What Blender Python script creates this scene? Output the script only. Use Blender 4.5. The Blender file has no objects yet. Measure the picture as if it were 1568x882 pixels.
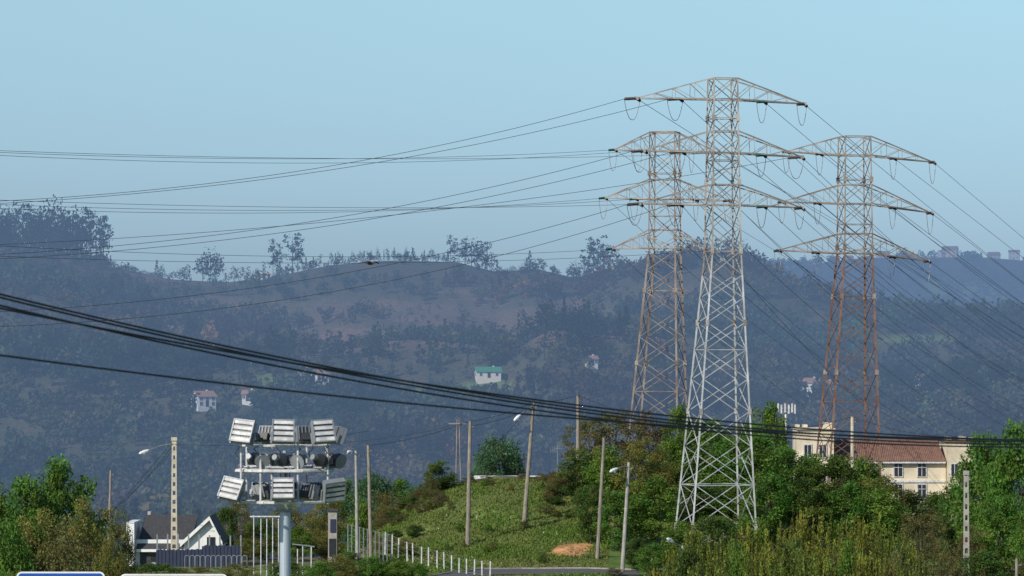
import bpy, math, numpy as np
from mathutils import Vector, Matrix
F=6500.0; H0=560.0; ZC=20.0
scene=bpy.context.scene
# ------------------------------------------------------------ helpers
def P(px,py,d): return Vector(((px-784)/F*d, d, ZC+(H0-py)/F*d))
def sm(a,b,x):
    t=np.clip((x-a)/(b-a),0,1); return t*t*(3-2*t)
_ph=np.random.RandomState(3).rand(64,4)*6.28
def wob(x,y,s,k=0):
    r=0
    for i in range(7):
        a=_ph[(i+k*7)%64]; f=(1.0+0.55*i)/s
        r=r+np.sin(x*f*math.cos(a[0])+y*f*math.sin(a[0])+a[1])/(1+0.45*i)
    return r/2.2
cP=[-900,200,520,560,590,640,700,760,870,1000,1150,1300,1568,2400]
cZ=[2,2,2.0,3,5.6,7.7,9.0,9.6,9.6,9,7.5,5.5,5,4]
mP=[-1500,-300,0,100,170,260,350,400,450,500,600,700,760,820,880,930,1000,1100,1150,1200,1250,1350,1450,1568,1900,3000]
mY=[420,380,378,386,408,428,434,430,424,416,410,408,420,413,426,416,408,408,416,440,462,480,488,480,470,500]
fP=[-1500,700,1000,1100,1200,1300,1400,1500,1568,1800,3000]
fY=[540,530,470,425,412,402,406,404,410,400,430]
def Z(x,y):
    x=np.asarray(x,float); y=np.asarray(y,float)
    px=784+F*x/np.maximum(y,1.0)
    c=np.interp(px,cP,cZ)
    z=18.3*(1-sm(2,90,y))
    base=3.3*sm(240,345,y)
    z=z+base
    t=sm(343,386,y)
    z=np.where(y>343, 3.3+(c-3.3)*t, z)
    z=z-6*sm(391,470,y)
    fl=-27+3*wob(x,y,90,1)
    t2=sm(470,950,y)
    z=z*(1-t2)+fl*t2
    z=z+0.25*wob(x,y,4,2)*sm(340,350,y)*(1-sm(900,1000,y))
    cm=ZC+(H0-np.interp(px,mP,mY))*2080/F
    s=np.clip((y-1340)/(2080-1340),0,1)
    s2=s**0.92
    z=z+(cm+27)*s2*(1-sm(2085,2700,y)) + (13*wob(x,y,70,3)+5*wob(x,y,28,4))*np.clip(4*s*(1-s),0,1)**0.7
    am=np.interp(px,[-400,0,300,470,560,780,850,960,1060,1150,1350,1500,1900],[14,16,12,8,0,0,15,14,2,0,10,14,12])
    z=z+am*np.exp(-((y-1590-25*wob(x,y,120,2))/65)**2)
    cf=ZC+(H0-np.interp(px,fP,fY))*4500/F
    z=z+(cf+27)*sm(3000,4500,y)*(1-sm(4520,8000,y))+12*wob(x,y,160,5)*sm(3000,3500,y)*(1-sm(4200,4480,y))
    return z
def gz(x,y): return float(Z(x,y))
def gp(px,d): 
    x=(px-784)/F*d; return Vector((x,d,gz(x,d)))
def ground_at(px,py,d0=335,d1=392):
    for d in np.arange(d0,d1,0.5):
        g=gp(px,d)
        if H0-(g.z-ZC)*F/d<=py: return g
    return gp(px,d1)
def pyof(x,y,z): return H0-(z-ZC)*F/y
# ------------------------------------------------------------ materials
def haze_wrap(nt,bsdf_out,out):  # aerial haze painted into the material: bluish glow mixed in with distance
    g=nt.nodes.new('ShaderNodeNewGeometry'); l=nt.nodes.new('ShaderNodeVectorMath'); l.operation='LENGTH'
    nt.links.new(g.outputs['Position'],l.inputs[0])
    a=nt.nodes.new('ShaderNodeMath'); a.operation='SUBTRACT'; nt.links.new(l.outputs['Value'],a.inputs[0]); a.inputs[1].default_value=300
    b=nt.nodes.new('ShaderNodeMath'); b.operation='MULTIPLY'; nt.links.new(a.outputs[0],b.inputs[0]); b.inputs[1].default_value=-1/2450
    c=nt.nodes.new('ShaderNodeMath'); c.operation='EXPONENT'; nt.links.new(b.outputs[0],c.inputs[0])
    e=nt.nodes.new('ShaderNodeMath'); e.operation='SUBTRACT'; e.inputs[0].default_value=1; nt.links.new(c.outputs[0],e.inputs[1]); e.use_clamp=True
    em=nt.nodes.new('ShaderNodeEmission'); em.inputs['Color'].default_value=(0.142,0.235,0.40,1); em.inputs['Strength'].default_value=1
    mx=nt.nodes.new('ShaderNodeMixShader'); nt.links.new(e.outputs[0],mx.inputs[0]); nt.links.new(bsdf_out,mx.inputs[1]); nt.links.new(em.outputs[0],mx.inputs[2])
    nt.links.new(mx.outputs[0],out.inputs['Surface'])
def mat(name,col,rough=0.7,metal=0.0,var=0.25,scale=1.5,col2=None,attr=False,haze=False,bump=0,trans=0,stretch=None):
    m=bpy.data.materials.new(name); m.use_nodes=True; nt=m.node_tree
    b=nt.nodes['Principled BSDF']; out=nt.nodes['Material Output']
    b.inputs['Roughness'].default_value=rough; b.inputs['Metallic'].default_value=metal
    if attr: b.inputs['Specular IOR Level'].default_value=0.2
    tc=nt.nodes.new('ShaderNodeNewGeometry')
    n=nt.nodes.new('ShaderNodeTexNoise'); n.inputs['Scale'].default_value=scale; n.inputs['Detail'].default_value=6; n.inputs['Roughness'].default_value=0.65
    src=tc.outputs['Position']
    if stretch:
        mp=nt.nodes.new('ShaderNodeMapping'); mp.inputs['Scale'].default_value=stretch; nt.links.new(src,mp.inputs[0]); src=mp.outputs[0]
    nt.links.new(src,n.inputs['Vector'])
    if attr:
        at=nt.nodes.new('ShaderNodeAttribute'); at.attribute_name='Col'
        mr=nt.nodes.new('ShaderNodeMapRange'); mr.inputs[1].default_value=0.3; mr.inputs[2].default_value=0.7; mr.inputs[3].default_value=1-var; mr.inputs[4].default_value=1+var
        nt.links.new(n.outputs[0],mr.inputs[0])
        vm=nt.nodes.new('ShaderNodeVectorMath'); vm.operation='SCALE'; nt.links.new(at.outputs['Color'],vm.inputs[0]); nt.links.new(mr.outputs[0],vm.inputs['Scale'])
        cs=vm.outputs[0]
    else:
        cr=nt.nodes.new('ShaderNodeValToRGB'); c2=col2 or tuple(c*(1-var) for c in col)
        cr.color_ramp.elements[0].position=0.38; cr.color_ramp.elements[1].position=0.62
        cr.color_ramp.elements[0].color=(*c2,1); cr.color_ramp.elements[1].color=(*col,1)
        nt.links.new(n.outputs[0],cr.inputs[0]); cs=cr.outputs[0]
    nt.links.new(cs,b.inputs['Base Color'])
    if bump:
        bp=nt.nodes.new('ShaderNodeBump'); bp.inputs['Strength'].default_value=bump; bp.inputs['Distance'].default_value=0.1
        nt.links.new(n.outputs[0],bp.inputs['Height']); nt.links.new(bp.outputs[0],b.inputs['Normal'])
    so=b.outputs[0]
    if trans:
        tr=nt.nodes.new('ShaderNodeBsdfTranslucent'); nt.links.new(cs,tr.inputs[0])
        ms=nt.nodes.new('ShaderNodeMixShader'); ms.inputs[0].default_value=trans; nt.links.new(so,ms.inputs[1]); nt.links.new(tr.outputs[0],ms.inputs[2]); so=ms.outputs[0]
        nt.links.new(so,out.inputs['Surface'])
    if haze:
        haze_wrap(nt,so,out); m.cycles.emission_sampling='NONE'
    return m
M={}
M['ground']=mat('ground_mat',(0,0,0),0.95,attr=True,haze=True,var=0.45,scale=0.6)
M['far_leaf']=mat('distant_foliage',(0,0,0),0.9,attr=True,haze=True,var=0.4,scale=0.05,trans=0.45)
M['leaf']=mat('foliage',(0,0,0),0.6,attr=True,var=0.3,scale=0.9,trans=0.42)
M['bark']=mat('bark',(0.13,0.10,0.075),0.9,var=0.5,scale=3)
M['steel']=mat('galvanised_steel',(0.56,0.57,0.57),0.5,metal=0.25,col2=(0.33,0.33,0.33),scale=0.8)
M['steel_old']=mat('weathered_steel',(0.42,0.40,0.37),0.6,metal=0.15,col2=(0.20,0.165,0.14),scale=0.5)
M['rust']=mat('rusty_steel',(0.33,0.30,0.26),0.75,col2=(0.15,0.105,0.08),scale=0.35)
M['rust2']=mat('rusty_steel_red',(0.21,0.12,0.08),0.8,col2=(0.12,0.06,0.04),scale=0.5)
M['tan']=mat('tan_steel',(0.29,0.25,0.21),0.8,col2=(0.14,0.095,0.075),scale=0.5)
M['wire']=mat('conductor',(0.06,0.065,0.07),0.6,var=0.1)
M['black']=mat('black_rubber',(0.012,0.014,0.016),0.6,var=0.1)
M['glass_g']=mat('green_insulator',(0.02,0.12,0.09),0.25,var=0.2)
M['ins']=mat('brown_insulator',(0.07,0.05,0.045),0.35,var=0.2)
M['wood']=mat('weathered_wood',(0.30,0.265,0.215),0.9,col2=(0.16,0.135,0.11),scale=2,stretch=(6,6,0.7))
M['conc']=mat('pole_concrete',(0.55,0.48,0.37),0.9,var=0.25,scale=2)
M['concg']=mat('grey_concrete',(0.36,0.34,0.31),0.9,var=0.3,scale=2)
M['white']=mat('white_paint',(0.78,0.78,0.76),0.5,var=0.12,scale=2)
M['offw']=mat('dusty_white_paint',(0.64,0.64,0.62),0.6,col2=(0.38,0.38,0.38),scale=4)
M['dark']=mat('dark_housing',(0.04,0.045,0.05),0.5,var=0.3)
M['grey']=mat('grey_metal',(0.26,0.28,0.30),0.5,metal=0.2,var=0.25)
M['mast']=mat('mast_steel',(0.44,0.50,0.56),0.45,metal=0.3,var=0.2,stretch=(1,1,0.2))
M['blue']=mat('sign_blue',(0.015,0.08,0.42),0.4,var=0.1)
M['bluef']=mat('fence_blue',(0.022,0.03,0.07),0.6,var=0.3)
M['slate']=mat('slate_roof',(0.05,0.05,0.055),0.8,var=0.35,scale=4)
M['cream']=mat('cream_render',(0.68,0.60,0.45),0.9,col2=(0.50,0.43,0.31),scale=0.5)
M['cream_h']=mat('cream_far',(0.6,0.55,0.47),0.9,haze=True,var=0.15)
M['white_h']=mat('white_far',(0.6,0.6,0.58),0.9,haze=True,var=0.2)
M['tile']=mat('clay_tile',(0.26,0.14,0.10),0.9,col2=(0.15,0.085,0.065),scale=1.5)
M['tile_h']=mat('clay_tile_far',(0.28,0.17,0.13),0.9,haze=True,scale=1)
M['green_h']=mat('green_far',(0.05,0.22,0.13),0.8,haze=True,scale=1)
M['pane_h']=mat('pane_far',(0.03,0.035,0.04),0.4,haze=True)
M['pane']=mat('window_glass',(0.03,0.035,0.045),0.12,var=0.2)
M['asphalt']=mat('asphalt',(0.09,0.088,0.085),0.95,var=0.3,scale=4)
M['bird']=mat('bird_feathers',(0.10,0.055,0.035),0.8,col2=(0.03,0.02,0.018),scale=6)
M['earth']=mat('orange_earth',(0.42,0.23,0.10),0.95,col2=(0.20,0.12,0.06),scale=2.5)
# ------------------------------------------------------------ mesh builder
class MB:
    def __init__(s): s.v=[];s.f=[];s.m=[];s.mats=[]
    def mi(s,k):
        if k not in s.mats: s.mats.append(k)
        return s.mats.index(k)
    def add(s,vs,fs,k):
        o=len(s.v); s.v+= [tuple(v) for v in vs]; i=s.mi(k)
        for f in fs: s.f.append(tuple(o+j for j in f)); s.m.append(i)
    def tube(s,p,q,r0,r1,k,n=4,rot=0.0):
        p=Vector(p);q=Vector(q);d=(q-p)
        if d.length<1e-6: return
        d.normalize(); a=Vector((1,0,0))
        if abs(d.z)<0.99: a=d.cross(Vector((0,0,1)))
        a.normalize(); b=d.cross(a)
        vs=[]
        for c,r in ((p,r0),(q,r1)):
            for i in range(n):
                t=2*math.pi*(i+0.5)/n+rot; vs.append(c+a*math.cos(t)*r+b*math.sin(t)*r)
        fs=[(i,(i+1)%n,n+(i+1)%n,n+i) for i in range(n)]+[tuple(range(n))[::-1],tuple(range(n,2*n))]
        s.add(vs,fs,k)
    def beam(s,p,q,w,k): s.tube(p,q,w*0.62,w*0.62,k,4)
    def box(s,c,sz,k,M_=None):
        c=Vector(c); vs=[]
        for z in(-1,1):
            for x,y in((-1,-1),(1,-1),(1,1),(-1,1)):
                v=Vector((x*sz[0]/2,y*sz[1]/2,z*sz[2]/2))+c
                vs.append(M_@v if M_ else v)
        s.add(vs,[(0,3,2,1),(4,5,6,7),(0,1,5,4),(1,2,6,5),(2,3,7,6),(3,0,4,7)],k)
    def obj(s,name,parent=None):
        me=bpy.data.meshes.new(name); me.from_pydata(s.v,[],s.f)
        for k in s.mats: me.materials.append(M[k])
        me.polygons.foreach_set('material_index',s.m); me.update()
        o=bpy.data.objects.new(name,me); scene.collection.objects.link(o)
        if parent: o.parent=parent
        return o
def empty(name,loc=(0,0,0),rz=0):
    e=bpy.data.objects.new(name,None); e.location=loc; e.rotation_euler=(0,0,rz); scene.collection.objects.link(e); return e
def npmesh(name,V,Q,mi,cols,mats):
    me=bpy.data.meshes.new(name); n=len(V); q=len(Q)
    me.vertices.add(n); me.vertices.foreach_set('co',V.astype(np.float32).ravel())
    me.loops.add(q*4); me.loops.foreach_set('vertex_index',Q.astype(np.int32).ravel())
    me.polygons.add(q); me.polygons.foreach_set('loop_start',np.arange(0,q*4,4,dtype=np.int32)); me.polygons.foreach_set('loop_total',np.full(q,4,dtype=np.int32))
    for m in mats: me.materials.append(m)
    if mi is not None: me.polygons.foreach_set('material_index',mi.astype(np.int32))
    me.update(calc_edges=True)
    a=me.color_attributes.new('Col','FLOAT_COLOR','POINT')
    c4=np.ones((n,4),np.float32); c4[:,:3]=cols; a.data.foreach_set('color',c4.ravel())
    return me
def link(name,me,loc=(0,0,0),sc=(1,1,1),rz=0,parent=None):
    o=bpy.data.objects.new(name,me); o.location=loc; o.scale=sc; o.rotation_euler=(0,0,rz); scene.collection.objects.link(o)
    if parent:o.parent=parent
    return o
def leaves(C,size,rng,flat=0.0,asp=0.55):
    n=len(C); u=rng.normal(size=(n,3)); u[:,2]*=(1-flat); u/=np.linalg.norm(u,axis=1)[:,None]
    w=rng.normal(size=(n,3)); v=np.cross(u,w); v/=np.linalg.norm(v,axis=1)[:,None]
    s=(size*rng.uniform(0.6,1.4,n))[:,None]
    V=np.stack([C-u*s*0.5,C+v*s*asp*0.5,C+u*s*0.5,C-v*s*asp*0.5],1).reshape(-1,3)
    return V,np.arange(n*4).reshape(-1,4)
def trunk_geo(rng,H,R,tips,r0,lean=0.05):
    mb=MB(); pts=[Vector((0,0,-1.0))]; n=6
    for i in range(1,n+1): pts.append(Vector((rng.normal()*lean*H*0.3*i/n,rng.normal()*lean*H*0.3*i/n,H*0.85*i/n)))
    for i in range(n): mb.tube(pts[i],pts[i+1],r0*(1-i/n*0.85),r0*(1-(i+1)/n*0.85),'bark',7)
    for t in tips:
        t=Vector(t); k=max(1,min(n-1,int((t.z/H)*n*0.75))); b=pts[k]; m=(b+t)/2+Vector((0,0,-0.05*H*rng.rand()))
        r=r0*0.35*(1-k/n*0.6)
        mb.tube(b,m,r,r*0.6,'bark',5); mb.tube(m,t,r*0.6,r*0.15,'bark',5)
    V=np.array(mb.v); Q=np.array([f for f in mb.f if len(f)==4]); return V,Q
def tree_mesh(name,seed,col,H=10,R=4,tr=1.2,nc=90,nl=11000,leaf=0.30,lm='leaf',r0=0.22,top=0.55,colvar=0.35,cs=(0.15,0.30)):
    rng=np.random.RandomState(seed); az=(H-tr)/2; cz=tr+az
    d=rng.normal(size=(nc,3)); d/=np.linalg.norm(d,axis=1)[:,None]; rr=rng.uniform(0.3,1,nc)**0.55
    lump=1+0.20*np.sin(3*np.arctan2(d[:,1],d[:,0])+seed)+0.12*np.sin(5*d[:,2]+seed*2)+rng.normal(size=nc)*0.07
    wz=1-0.35*np.clip(d[:,2],0,1)*top
    C=np.stack([d[:,0]*R*rr*lump*0.85*wz,d[:,1]*R*rr*lump*0.85*wz,cz+d[:,2]*az*rr*(0.85+0.15*lump)],1)
    S=R*rng.uniform(cs[0],cs[1],nc)
    w=S**2; w/=w.sum(); idx=rng.choice(nc,nl,p=w)
    dd=rng.normal(size=(nl,3)); dd/=np.linalg.norm(dd,axis=1)[:,None]
    L=C[idx]+dd*(S[idx]*rng.uniform(0.25,1.15,nl)**0.7)[:,None]*np.array([1,1,0.8])
    L[:,2]=np.maximum(L[:,2],0.05)
    k=H/np.percentile(L[:,2],98.5); L[:,2]*=k
    V,Q=leaves(L,leaf,rng)
    cv=(1+rng.uniform(-colvar,colvar,nc))[idx]*(1+rng.uniform(-0.2,0.2,nl))
    warm=rng.uniform(0.8,1.3,nc)[idx]
    cc=np.array(col)[None]*cv[:,None]; cc[:,0]*=warm; cc=np.repeat(cc,4,0)
    TV,TQ=trunk_geo(rng,H,R,C[rng.choice(nc,14)],r0)
    bc=np.full((len(TV),3),0.1)*np.array([1,.8,.6])
    V2=np.vstack([V,TV]); Q2=np.vstack([Q,TQ+len(V)]); mi=np.concatenate([np.zeros(len(Q)),np.ones(len(TQ))])
    me=npmesh(name,V2,Q2,mi,np.vstack([cc,bc]),[M[lm],M['bark']])
    return (me,H,R)
# ------------------------------------------------------------ terrain
us=np.unique(np.concatenate([np.linspace(-0.5,-0.16,40),np.linspace(-0.16,0.16,440),np.linspace(0.16,0.5,40)]))
ds=np.unique(np.concatenate([np.linspace(1,330,40),np.linspace(330,480,110),np.linspace(480,1330,50),np.linspace(1330,2150,190),np.linspace(2150,4600,70),np.linspace(4600,14000,20)]))
U,D=np.meshgrid(us,ds); X=U*D; Zz=Z(X,D)
nr,ncol=U.shape; V=np.stack([X.ravel(),D.ravel(),Zz.ravel()],1)
ii=np.arange(nr*ncol).reshape(nr,ncol); Q=np.stack([ii[:-1,:-1].ravel(),ii[:-1,1:].ravel(),ii[1:,1:].ravel(),ii[1:,:-1].ravel()],1)
PX=784+F*U.ravel(); PY=pyof(V[:,0],V[:,1],V[:,2])
def blob(px,py,cx,cy,rx,ry): return np.exp(-(((px-cx)/rx)**2+((py-cy)/ry)**2)**1.5)
def masks(px,py,x,y):
    n=wob(x,y,22,6)*0.5+wob(x,y,9,7)*0.4
    br=0.85*blob(px,py,650,486,210,50)+0.7*blob(px,py,500,520,90,25)+0.8*blob(px,py,880,500,130,40)+0.8*blob(px,py,330,470,100,20)+0.8*blob(px,py,230,430,140,16)+0.5*blob(px,py,1060,450,80,20)+0.6*blob(px,py,600,590,220,14)+0.5*blob(px,py,1300,560,150,14)
    br=np.clip(sm(0.30,0.9,br+0.6*n),0,1)*(y>1300)*(y<2200)
    gr=blob(px,py,500,588,34,14)+blob(px,py,420,580,35,12)+blob(px,py,1420,612,90,20)+blob(px,py,1250,445,45,14)+blob(px,py,1470,440,70,12)+blob(px,py,1200,560,30,14)+blob(px,py,745,590,50,10)+blob(px,py,1530,460,60,10)+0.7*blob(px,py,1400,520,120,9)+0.6*blob(px,py,640,602,120,8)
    gr=np.clip(sm(0.35,0.6,gr+0.3*n),0,1)*(y>1000)
    return br,gr
def orange(px,py,x,y): return sm(0.35,0.6,blob(px,py,874,843,30,11)+0.45*wob(x,y,0.9,5)*(np.abs(px-874)<45)*(np.abs(py-843)<17))*(y>335)*(y<372)
br,gr=masks(PX,PY,V[:,0],V[:,1])
n1=wob(V[:,0],V[:,1],5,8)[:,None]*0.5+0.5; n2=wob(V[:,0],V[:,1],1.6,9)[:,None]*0.5+0.5; n3=np.clip(wob(V[:,0],V[:,1],14,4)[:,None]*0.5+0.5,0,1)
A=lambda *c: np.array(c)[None]
col=A(0.045,0.05,0.028)*(1-n1*0.5)+A(0.085,0.065,0.04)*n1*0.5
col=col*(1-br[:,None])+(A(0.145,0.088,0.07)*n3+A(0.085,0.07,0.05)*(1-n3))*br[:,None]
col=col*(1-gr[:,None])+A(0.10,0.14,0.05)*gr[:,None]
near=(V[:,1]<600)[:,None]
ng=np.clip(n1,0,1); grass=A(0.095,0.15,0.025)*ng+A(0.16,0.155,0.05)*(1-ng); grass=grass*(0.8+0.4*np.clip(n2,0,1))
crest=sm(374,386,V[:,1]+7*wob(V[:,0],V[:,1],8,3))[:,None]; grass=grass*(1-crest*0.8)+A(0.12,0.085,0.05)*crest*0.8
ob=orange(PX,PY,V[:,0],V[:,1])[:,None]
grass=grass*(1-ob)+A(0.42,0.22,0.09)*(0.6+0.8*np.clip(n2,0,1))*ob
col=np.where(near,grass,col)
me=npmesh('ground',V,Q,None,np.clip(col,0.005,1),[M['ground']])
me.polygons.foreach_set('use_smooth',np.ones(len(Q),bool))
link('ground',me)
# ------------------------------------------------------------ distant forest (single merged objects)
def merge(protos,pts,scs,rots,tints,which):
    Vs=[];Qs=[];Cs=[];o=0
    for p,(pv,pq,pc) in enumerate(protos):
        sel=np.where(which==p)[0]
        if len(sel)==0: continue
        c,s=np.cos(rots[sel]),np.sin(rots[sel])
        x=(pv[None,:,0]*c[:,None]-pv[None,:,1]*s[:,None])*scs[sel,0][:,None]; y=(pv[None,:,0]*s[:,None]+pv[None,:,1]*c[:,None])*scs[sel,0][:,None]; z=pv[None,:,2]*scs[sel,1][:,None]
        W=np.stack([x,y,z],2)+pts[sel][:,None,:]
        nV=len(pv); Qq=(pq[None]+(np.arange(len(sel))*nV)[:,None,None]).reshape(-1,4)+o
        Vs.append(W.reshape(-1,3)); Qs.append(Qq); Cs.append((pc[None]*tints[sel][:,None,:]).reshape(-1,3)); o+=len(sel)*nV
    return np.vstack(Vs),np.vstack(Qs),np.vstack(Cs)
def far_proto(seed,kind,n,leaf):
    rng=np.random.RandomState(seed)
    if kind=='round':
        d=rng.normal(size=(n,3)); d/=np.linalg.norm(d,axis=1)[:,None]; L=d*rng.uniform(0.55,1,n)[:,None]*np.array([0.36,0.36,0.42])*(1+0.2*np.sin(4*d[:,0]+seed)+0.15*np.sin(6*d[:,2]+seed))[:,None]+np.array([0,0,0.56])
    elif kind=='cone':
        h=rng.uniform(0.05,1,n)**0.9; a=rng.uniform(0,6.28,n); r=(1-h)*0.26*rng.uniform(0.4,1.1,n)+0.01; L=np.stack([np.cos(a)*r,np.sin(a)*r,h],1)
    else:
        k=11; h=np.linspace(0.36,0.95,k); sp=0.16*np.sin(np.pi*np.clip((h-0.25)/0.8,0,1))
        C=np.stack([rng.normal(size=k)*sp*0.8,rng.normal(size=k)*sp*0.8,h],1); i=rng.choice(k,n)
        L=C[i]+rng.normal(size=(n,3))*np.array([0.05,0.05,0.028])
    V,Q=leaves(L,leaf,rng,asp=0.7)
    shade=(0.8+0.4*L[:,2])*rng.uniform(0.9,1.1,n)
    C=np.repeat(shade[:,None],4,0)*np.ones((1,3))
    mb=MB(); mb.tube((0,0,-0.1),(0,0,0.5),0.014,0.011,'bark',4); mb.tube((0,0,0.5),(0.01,0,0.93),0.011,0.003,'bark',4)
    TV=np.array(mb.v); TQ=np.array([f for f in mb.f if len(f)==4])
    return np.vstack([V,TV]),np.vstack([Q,TQ+len(V)]),np.vstack([C,np.full((len(TV),3),1.2)])
def forest(name,px,d,H,W,tint,kinds,protos):
    x=(px-784)/F*d; z=Z(x,d)-0.3
    pts=np.stack([x,d,z],1); rng=np.random.RandomState(len(px))
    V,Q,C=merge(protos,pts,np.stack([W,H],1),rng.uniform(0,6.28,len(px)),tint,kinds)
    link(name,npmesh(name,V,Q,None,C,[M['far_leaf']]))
HS=[(312,624),(381,612),(747,577),(1236,606),(490,580),(1268,600),(1405,590),(905,560)]
rng=np.random.RandomState(11)
PR=[far_proto(1,'round',60,0.18),far_proto(2,'round',60,0.18),far_proto(3,'round',50,0.20),far_proto(4,'cone',55,0.15),far_proto(5,'euc',55,0.13)]
N=19000
px=rng.uniform(-350,1950,N); d=np.sqrt(rng.uniform(1000**2,2110**2,N)); x=(px-784)/F*d
z=Z(x,d); py=pyof(x,d,z); br,gr=masks(px,py,x,d)
clump=wob(x,d,30,5)*0.5+wob(x,d,12,2)*0.4
keep=(rng.rand(N)<np.clip(1.05-0.85*br-1.3*gr,0.05,1))&(rng.rand(N)<np.clip(0.75+0.6*clump,0.2,1))&((d>1330)|(rng.rand(N)<0.5))
keep&=~((d>2015)&(px>165)&(px<960)&(rng.rand(N)<0.75))
for hx,hy in HS: keep&=~((np.abs(px-hx)<17)&(py>hy-6)&(py<hy+26)&(d>1330))
px,d,br,gr,clump,x=[a[keep] for a in (px,d,br,gr,clump,x)]
n=len(px); H=rng.uniform(4.5,10,n)*(1+0.5*np.clip(clump,-0.8,1))*(1-0.55*br); H*=np.where(d>1980,rng.uniform(0.25,0.7,n),1); W=H*rng.uniform(0.9,1.35,n)
spec=wob(x,d,45,9)+rng.normal(size=n)*0.5
kinds=np.where(spec>0.9,3,np.where(spec<-1.0,4,rng.randint(0,3,n)))
W=np.where(kinds==4,H*1.2,W)
H=np.where(kinds>=3,H*1.25,H)
big=np.clip(wob(x,d,38,3)*1.3,-1,1); mid=np.clip(wob(x,d,17,8)*1.3,-1,1)
T=np.stack([rng.uniform(0.044,0.070,n),rng.uniform(0.050,0.074,n),rng.uniform(0.026,0.042,n)],1)*(1+0.2*np.clip(clump,-1,1)+0.42*big+0.25*mid)[:,None]
T[:,0]*=1+0.4*np.clip(wob(x,d,60,1)*1.5,-0.8,1)
ol=rng.rand(n)<0.06; T[ol]=T[ol]*A(1.8,1.4,1.2)
T=T*(1-br[:,None]*0.5)+A(0.10,0.075,0.055)*br[:,None]*0.5
T=np.clip(T,0.008,1)
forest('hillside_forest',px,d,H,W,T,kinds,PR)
HT=[1352,1455,1448,1522,1553,1600,1300]
N=5000; px=rng.uniform(900,2000,N); d=rng.uniform(3300,4490,N); x=(px-784)/F*d; k=wob(x,d,120,6)+rng.normal(size=N)*0.3>-0.1
for hpx in HT: k&=~((np.abs(px-hpx)<16)&(d>4150))
px,d=px[k],d[k]; n=len(px)
forest('distant_forest',px,d,rng.uniform(6,12,n),rng.uniform(9,18,n),np.ones((n,1))*A(0.04,0.055,0.03)*rng.uniform(0.7,1.4,(n,1)),rng.randint(0,3,n),PR)
PD=[far_proto(21,'round',260,0.085),far_proto(22,'round',220,0.085),far_proto(23,'cone',200,0.085),far_proto(24,'euc',320,0.055),far_proto(25,'euc',280,0.055)]
rp=[];
def rt(px,h,w,k,dd=2070): rp.append((px,dd+rng.uniform(-8,8),h*dd/F,w*dd/F,k))
for p in np.arange(-120,120,4.5): rt(p+rng.uniform(-3,3),rng.uniform(58,84)-(8 if 60<p<85 else 0)-(12 if p>100 else 0),rng.uniform(38,62),rng.choice([0,3,3,0,4]))
for p in np.arange(-120,122,6): rt(p+rng.uniform(-3,3),rng.uniform(26,44),rng.uniform(30,46),rng.choice([0,1]))
for p in (118,125,132,139,147,153,158): rt(p,rng.uniform(58,84),66,rng.choice([3,4]))
for p,h,w,k in [(322,52,50,0),(310,44,36,1),(332,44,34,1),(418,60,50,3),(425,46,40,4),(448,64,54,4),(456,56,54,3),(462,38,30,3),(690,44,44,3),(700,34,34,4),(712,42,44,3),(722,44,50,0),(730,40,40,3),(738,46,46,4),(746,46,44,3),(752,30,30,1),(902,50,54,3),(909,58,60,3),(916,62,64,4),(924,52,48,3),(935,40,44,1),(895,28,30,1),(1050,48,50,0),(1065,50,60,3),(1080,54,60,3),(1100,50,60,3),(1118,52,64,4),(1135,46,50,0),(1035,40,50,1),(950,30,30,0),(878,30,32,0),(240,26,22,2),(248,20,16,1),(285,26,26,1),(275,18,22,0),(264,14,18,1),(810,20,40,0),(825,22,44,1)]: rt(p,h,w,k)
for p in np.arange(470,690,4.5): rt(p+rng.uniform(-2,2),rng.uniform(6,22),rng.uniform(8,18),rng.choice([0,1,2,3]))
for p in list(np.arange(165,250,7.0))+list(np.arange(760,900,9.0)): rt(p+rng.uniform(-4,4),rng.uniform(5,14),rng.uniform(10,26),rng.choice([0,1]),2065)
for p in np.arange(960,1170,6.0): rt(p+rng.uniform(-4,4),rng.uniform(16,44),rng.uniform(22,44),rng.choice([0,1,3]),2050)
for p in np.arange(350,410,9.0): rt(p,rng.uniform(10,30),rng.uniform(14,26),rng.choice([1,4,3]))
for p in np.arange(1200,1650,11.0): rt(p+rng.uniform(-5,5),rng.uniform(8,30),rng.uniform(18,36),rng.choice([0,1,0,3]),2050)
rp=np.array(rp); n=len(rp)
forest('ridge_trees',rp[:,0],rp[:,1],rp[:,2],rp[:,3],np.ones((n,1))*A(0.022,0.032,0.018)*rng.uniform(0.8,1.5,(n,1)),rp[:,4].astype(int),PD)
rp=[]
for cx,dd,wd,nn in [(880,1600,70,40),(560,1560,50,18),(130,1580,200,70),(1000,1590,90,26),(1480,1600,90,26),(250,1700,160,30),(600,1450,120,36),(780,1500,60,16),(1150,1560,70,20),(1380,1600,60,20),(400,1600,60,16),(1250,1750,90,20)]:
    for i in range(nn): rp.append((cx+rng.normal()*wd*0.5,dd+rng.normal()*22,rng.uniform(8,14),rng.uniform(8,15),rng.choice([0,1,2,0,1,3])))
rp=np.array(rp); n=len(rp)
forest('woodland_grove',rp[:,0],rp[:,1],rp[:,2],rp[:,3],np.ones((n,1))*A(0.020,0.030,0.016)*rng.uniform(0.7,1.6,(n,1)),rp[:,4].astype(int),PD)
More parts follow.
